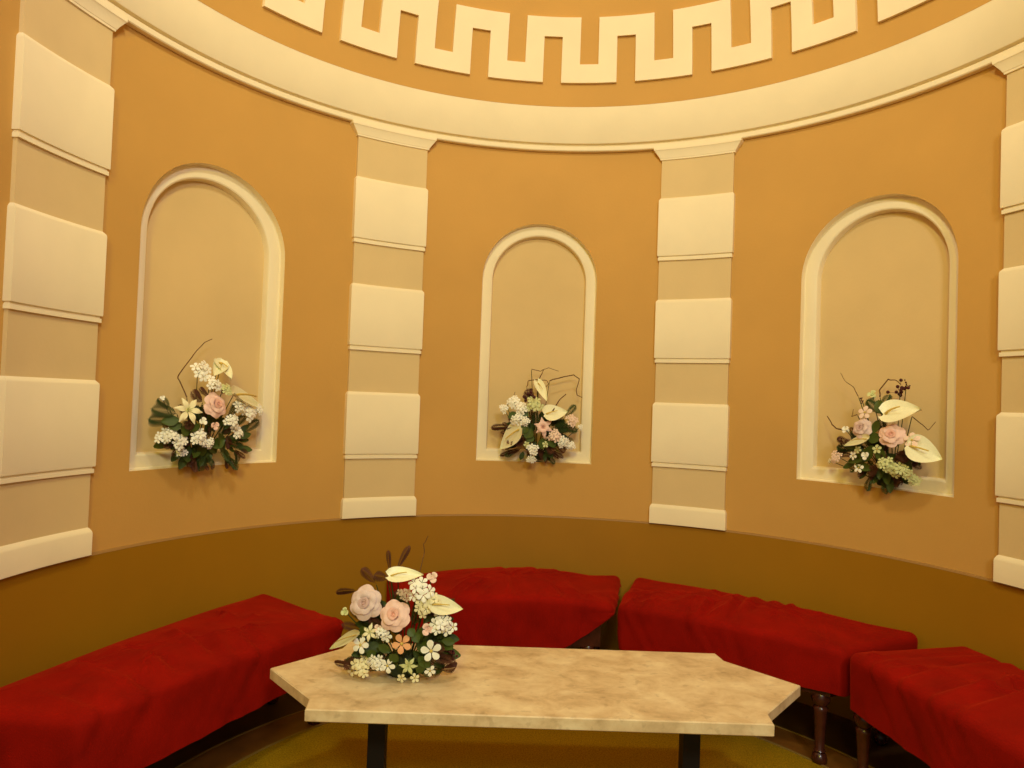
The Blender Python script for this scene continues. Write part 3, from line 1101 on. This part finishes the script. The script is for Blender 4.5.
# base [-1.381  0.935  0.983] theta -55.91
LEFT_BOUQUET = [
    ('twig', [(.025, -.209, .263), (-.02, -.189, .338), (-.019, -.052, .436), (.004, -.018, .482), (.023, .01, .5)], .0025),
    ('spray', (.033, -.115, .362), .0377, 'white'),
    ('anth', (.048, .026, .408), (.117, -.014, .342), .059),
    ('anth', (.056, .037, .405), (.076, -.09, .349), .048),
    ('spray', (.079, -.103, .311), .0341, 'white'),
    ('spray', (.107, -.061, .295), .0269, 'greenwhite'),
    ('rose', (.094, -.111, .237), .0509, 'pink'),
    ('lily', (.033, -.209, .216), .0545, 'cream'),
    ('bud', (.092, -.109, .155), .0196, 'pink'),
    ('anth', (.135, -.034, .279), (.186, .186, .225), .066),
    ('spray', (.145, -.003, .229), .0314, 'white'),
    ('spray', (.164, .046, .205), .0359, 'white'),
    ('spray', (.182, .113, .216), .0245, 'white'),
    ('spray', (.129, -.038, .171), .0329, 'white'),
    ('spray', (.138, .007, .123), .0275, 'white'),
    ('bud', (.066, -.158, .172), .0185, 'white'),
    ('spray', (-.047, -.226, .116), .027, 'white'),
    ('spray', (-.019, -.226, .124), .0252, 'white'),
    ('spray', (-.002, -.195, .098), .0292, 'white'),
    ('spray', (-.015, -.148, .054), .0223, 'white'),
    ('spray', (.051, -.15, .112), .0316, 'white'),
    ('spray', (.07, -.102, .087), .0227, 'white'),
    ('fern', (-.0, -.227, .2), (-.071, -.261, .22), .058),
    ('fern', (-.006, -.226, .171), (-.093, -.241, .183), .058),
    ('leaf', (.004, -.219, .179), (-.042, -.258, .171), .043),
    ('fern', (-.023, -.243, .221), (-.053, -.257, .256), .043),
    ('leaf', (.009, -.211, .164), (-.02, -.242, .15), .04),
    ('fern', (.037, -.132, .088), (.001, -.022, -.013), .052),
    ('leaf', (.068, -.099, .102), (.077, -.036, .045), .045),
    ('leaf', (.056, -.105, .087), (.016, -.072, .023), .045),
    ('leaf', (.094, -.071, .125), (.097, -.008, .052), .046),
    ('leaf', (.025, -.176, .127), (.012, -.218, .15), .044),
    ('leaf', (-.023, -.199, .104), (-.097, -.191, .072), .036),
    ('leaf', (.104, -.033, .1), (.075, -.075, .071), .046),
    ('leaf', (.038, -.177, .164), (.05, -.167, .135), .044),
    ('fern', (-.002, -.179, .097), (-.045, -.179, .073), .037),
    ('feather', (.059, -.149, .246), (.036, -.187, .282), .045),
    ('feather', (.11, -.032, .116), (.116, .012, .067), .039),
    ('feather', (.043, -.174, .179), (.027, -.203, .15), .037),
    ('feather', (.07, -.124, .269), (.052, -.156, .297), .03),
    ('twig', [(.115, -.021, .092), (.132, .066, .064), (.147, .167, .048)], .0035),
    ('bud', (-.043, -.257, .257), .0107, 'white'),
]
# base [0.015 1.668 0.983] theta 0.53
CENTRE_BOUQUET = [
    ('anth', (-.095, -.144, .16), (-.189, -.051, .051), .084),
    ('anth', (.028, -.148, .236), (.139, -.125, .251), .072),
    ('anth', (-.009, -.046, .391), (.035, -.13, .298), .041),
    ('lily2', (.019, -.143, .171), .0497, 'pink'),
    ('berries', (-.049, -.1, .326), .0426, 'burgundy'),
    ('spray', (-.025, -.126, .273), .0422, 'greenwhite'),
    ('spray', (-.128, -.097, .284), .0348, 'white'),
    ('spray', (-.086, -.121, .257), .0346, 'white'),
    ('spray', (-.174, -.083, .252), .0233, 'white'),
    ('spray', (-.107, -.127, .203), .0307, 'white'),
    ('spray', (-.069, -.135, .198), .023, 'white'),
    ('spray', (-.026, -.127, .062), .0287, 'white'),
    ('spray', (-.031, -.108, .014), .0231, 'white'),
    ('spray', (.075, -.137, .131), .0325, 'blush'),
    ('spray', (.119, -.124, .101), .0307, 'white'),
    ('spray', (.159, -.107, .083), .0232, 'white'),
    ('spray', (.159, -.115, .207), .0308, 'blush'),
    ('spray', (.206, -.093, .174), .0155, 'white'),
    ('blossom', (-.057, -.129, .084), .0172, 'greenwhite'),
    ('blossom', (.034, -.134, .087), .0172, 'greenwhite'),
    ('fern', (.124, -.116, .22), (.182, -.077, .283), .035),
    ('feather', (-.121, -.114, .165), (-.232, -.027, .16), .035),
    ('leaf', (-.037, -.131, .161), (-.066, -.134, .114), .054),
    ('leaf', (-.028, -.13, .131), (-.058, -.132, .099), .046),
    ('leaf', (.018, -.13, .117), (.02, -.129, .063), .046),
    ('fern', (.071, -.13, .165), (.14, -.125, .175), .061),
    ('fern', (.078, -.128, .188), (.189, -.104, .16), .046),
    ('leaf', (.049, -.13, .126), (.082, -.126, .073), .046),
    ('leaf', (-.06, -.128, .175), (-.082, -.133, .137), .046),
    ('leaf', (-.054, -.125, .222), (-.085, -.127, .236), .038),
    ('leaf', (-.108, -.111, .235), (-.153, -.108, .21), .039),
    ('feather', (-.058, -.125, .114), (-.11, -.117, .081), .046),
    ('feather', (.035, -.124, .087), (.075, -.119, .049), .046),
    ('feather', (.097, -.119, .096), (.131, -.106, .05), .038),
    ('feather', (-.071, -.112, .067), (-.184, -.022, .018), .023),
    ('feather', (-.025, -.095, .323), (-.072, -.08, .345), .046),
    ('feather', (-.026, -.123, .084), (-.047, -.116, .037), .031),
    ('twig', [(-.003, -.013, .404), (.008, -.013, .428), (.021, -.013, .458)], .0029),
    ('twig', [(-.064, -.056, .369), (-.055, -.013, .398), (-.015, -.013, .407), (.033, -.014, .405), (.047, -.035, .389), (.029, -.072, .368)], .0025),
    ('twig', [(.053, -.014, .402), (.111, -.018, .422), (.174, -.024, .437), (.202, -.027, .418), (.19, -.026, .363), (.194, -.026, .335), (.22, -.03, .324)], .0029),
    ('twig', [(-.041, -.013, .459), (.007, -.013, .45), (.046, -.014, .469), (.098, -.017, .453)], .0018),
    ('twig', [(.037, -.139, .217), (.068, -.129, .257), (.091, -.111, .296), (.133, -.068, .338)], .0043),
    ('twig', [(-.162, -.086, .264), (-.129, -.073, .319), (-.121, -.057, .339)], .0021),
]
# base [1.401 0.906 0.983] theta 57.10
RIGHT_BOUQUET = [
    ('anth', (-.086, -.121, .293), (.003, -.211, .318), .093),
    ('anth', (-.043, -.218, .176), (.065, -.251, .131), .086),
    ('anth', (-.127, -.075, .192), (-.167, .04, .156), .033),
    ('rose', (-.074, -.152, .21), .051, 'pink'),
    ('rose', (-.129, -.035, .234), .044, 'lilac'),
    ('blossom', (-.115, -.032, .295), .0294, 'blush'),
    ('blossom', (-.03, -.214, .197), .031, 'blush'),
    ('bud', (-.118, -.053, .122), .02, 'white'),
    ('blossom', (-.122, -.006, .071), .0222, 'white'),
    ('blossom', (-.141, .004, .119), .0186, 'white'),
    ('blossom', (-.136, -.022, .146), .0166, 'greenwhite'),
    ('blossom', (-.101, -.101, .153), .0197, 'greenwhite'),
    ('spray', (-.074, -.121, .095), .0302, 'greenwhite'),
    ('spray', (-.049, -.148, .08), .0317, 'greenwhite'),
    ('spray', (-.025, -.172, .075), .0262, 'greenwhite'),
    ('spray', (.011, -.165, .042), .0228, 'greenwhite'),
    ('berries', (.001, -.075, .39), .0363, 'burgundy'),
    ('berries', (.028, -.071, .416), .0145, 'burgundy'),
    ('twig', [(-.066, -.049, .362), (-.047, -.01, .389), (-.011, -.008, .435), (.005, -.033, .431), (.017, -.052, .413)], .003),
    ('twig', [(-.098, .059, .362), (-.093, .109, .401), (-.113, .134, .424), (-.129, .153, .463)], .0017),
    ('twig', [(-.156, .038, .221), (-.168, .091, .224), (-.169, .135, .24), (-.163, .193, .275)], .0033),
    ('twig', [(-.022, -.196, .286), (-.004, -.226, .26), (.012, -.245, .238), (.04, -.244, .269)], .002),
    ('twig', [(-.13, .002, .286), (-.141, .026, .278), (-.131, .032, .308)], .0017),
    ('fern', (-.078, -.094, .29), (-.097, -.004, .347), .043),
    ('leaf', (-.078, -.094, .29), (-.078, -.052, .347), .043),
    ('fern', (-.079, -.081, .304), (-.045, -.072, .37), .036),
    ('leaf', (-.114, -.056, .193), (-.095, -.116, .197), .044),
    ('leaf', (-.103, -.077, .216), (-.094, -.098, .268), .036),
    ('leaf', (-.103, -.078, .166), (-.121, -.032, .096), .043),
    ('leaf', (-.092, -.098, .16), (-.084, -.112, .104), .043),
    ('leaf', (-.107, -.059, .128), (-.145, .039, .09), .036),
    ('leaf', (-.04, -.162, .11), (-.014, -.19, .085), .042),
    ('leaf', (-.121, -.041, .178), (-.156, .035, .15), .037),
    ('leaf', (-.093, -.05, .07), (-.132, .005, .086), .036),
    ('feather', (-.076, -.122, .141), (-.088, -.107, .111), .043),
    ('feather', (-.057, -.153, .144), (-.032, -.196, .127), .049),
    ('feather', (-.082, -.084, .088), (-.101, -.037, .054), .043),
    ('feather', (-.143, .016, .166), (-.17, .085, .184), .03),
    ('feather', (-.057, -.141, .115), (-.035, -.199, .141), .042),
    ('spray', (-.162, .098, .103), .0268, 'blush'),
    ('spray', (-.152, .18, .081), .0142, 'white'),
    ('bud', (-.156, .038, .221), .0188, 'white'),
    ('bud', (-.077, -.015, .366), .0222, 'greenwhite'),
    ('berries', (-.166, .069, .177), .019, 'burgundy'),
    ('berries', (-.104, .018, .347), .0135, 'burgundy'),
]
def inward(th):
    return Vector((-sin(th), -cos(th), 0))


bouquet((-0.462, 0.241, 0.4305), Vector((-.03, -1, 0)).normalized(), TABLE_BOUQUET,
        'large mixed bouquet of pink roses and white flowers standing on the marble table', None, .12, 11, (.06, .05, .07),
        80, (.12, .10, .03), 1.3, .026)
bouquet((-1.381, 0.935, 0.983), inward(radians(-55.91)), LEFT_BOUQUET,
        'flower arrangement with a tall crooked twig in the left niche', 'flower arrangements in the niches', .10, 12, (.05, .035, .05),
        95, (.16, .095, .05), 1.15, -.02)
bouquet((0.015, 1.668, 0.983), inward(radians(.53)), CENTRE_BOUQUET,
        'small flower arrangement with one pale pink flower in the middle niche', 'flower arrangements in the niches', .12, 13, (.05, .035, .05),
        95, (.13, .10, .05), 1.15, -.02)
bouquet((1.400, 0.906, 0.983), inward(radians(57.1)), RIGHT_BOUQUET,
        'flower arrangement with two big cream anthuriums in the right niche', 'flower arrangements in the niches', .12, 14, (.05, .035, .05),
        85, (.14, .10, .05), 1.1, -.02)
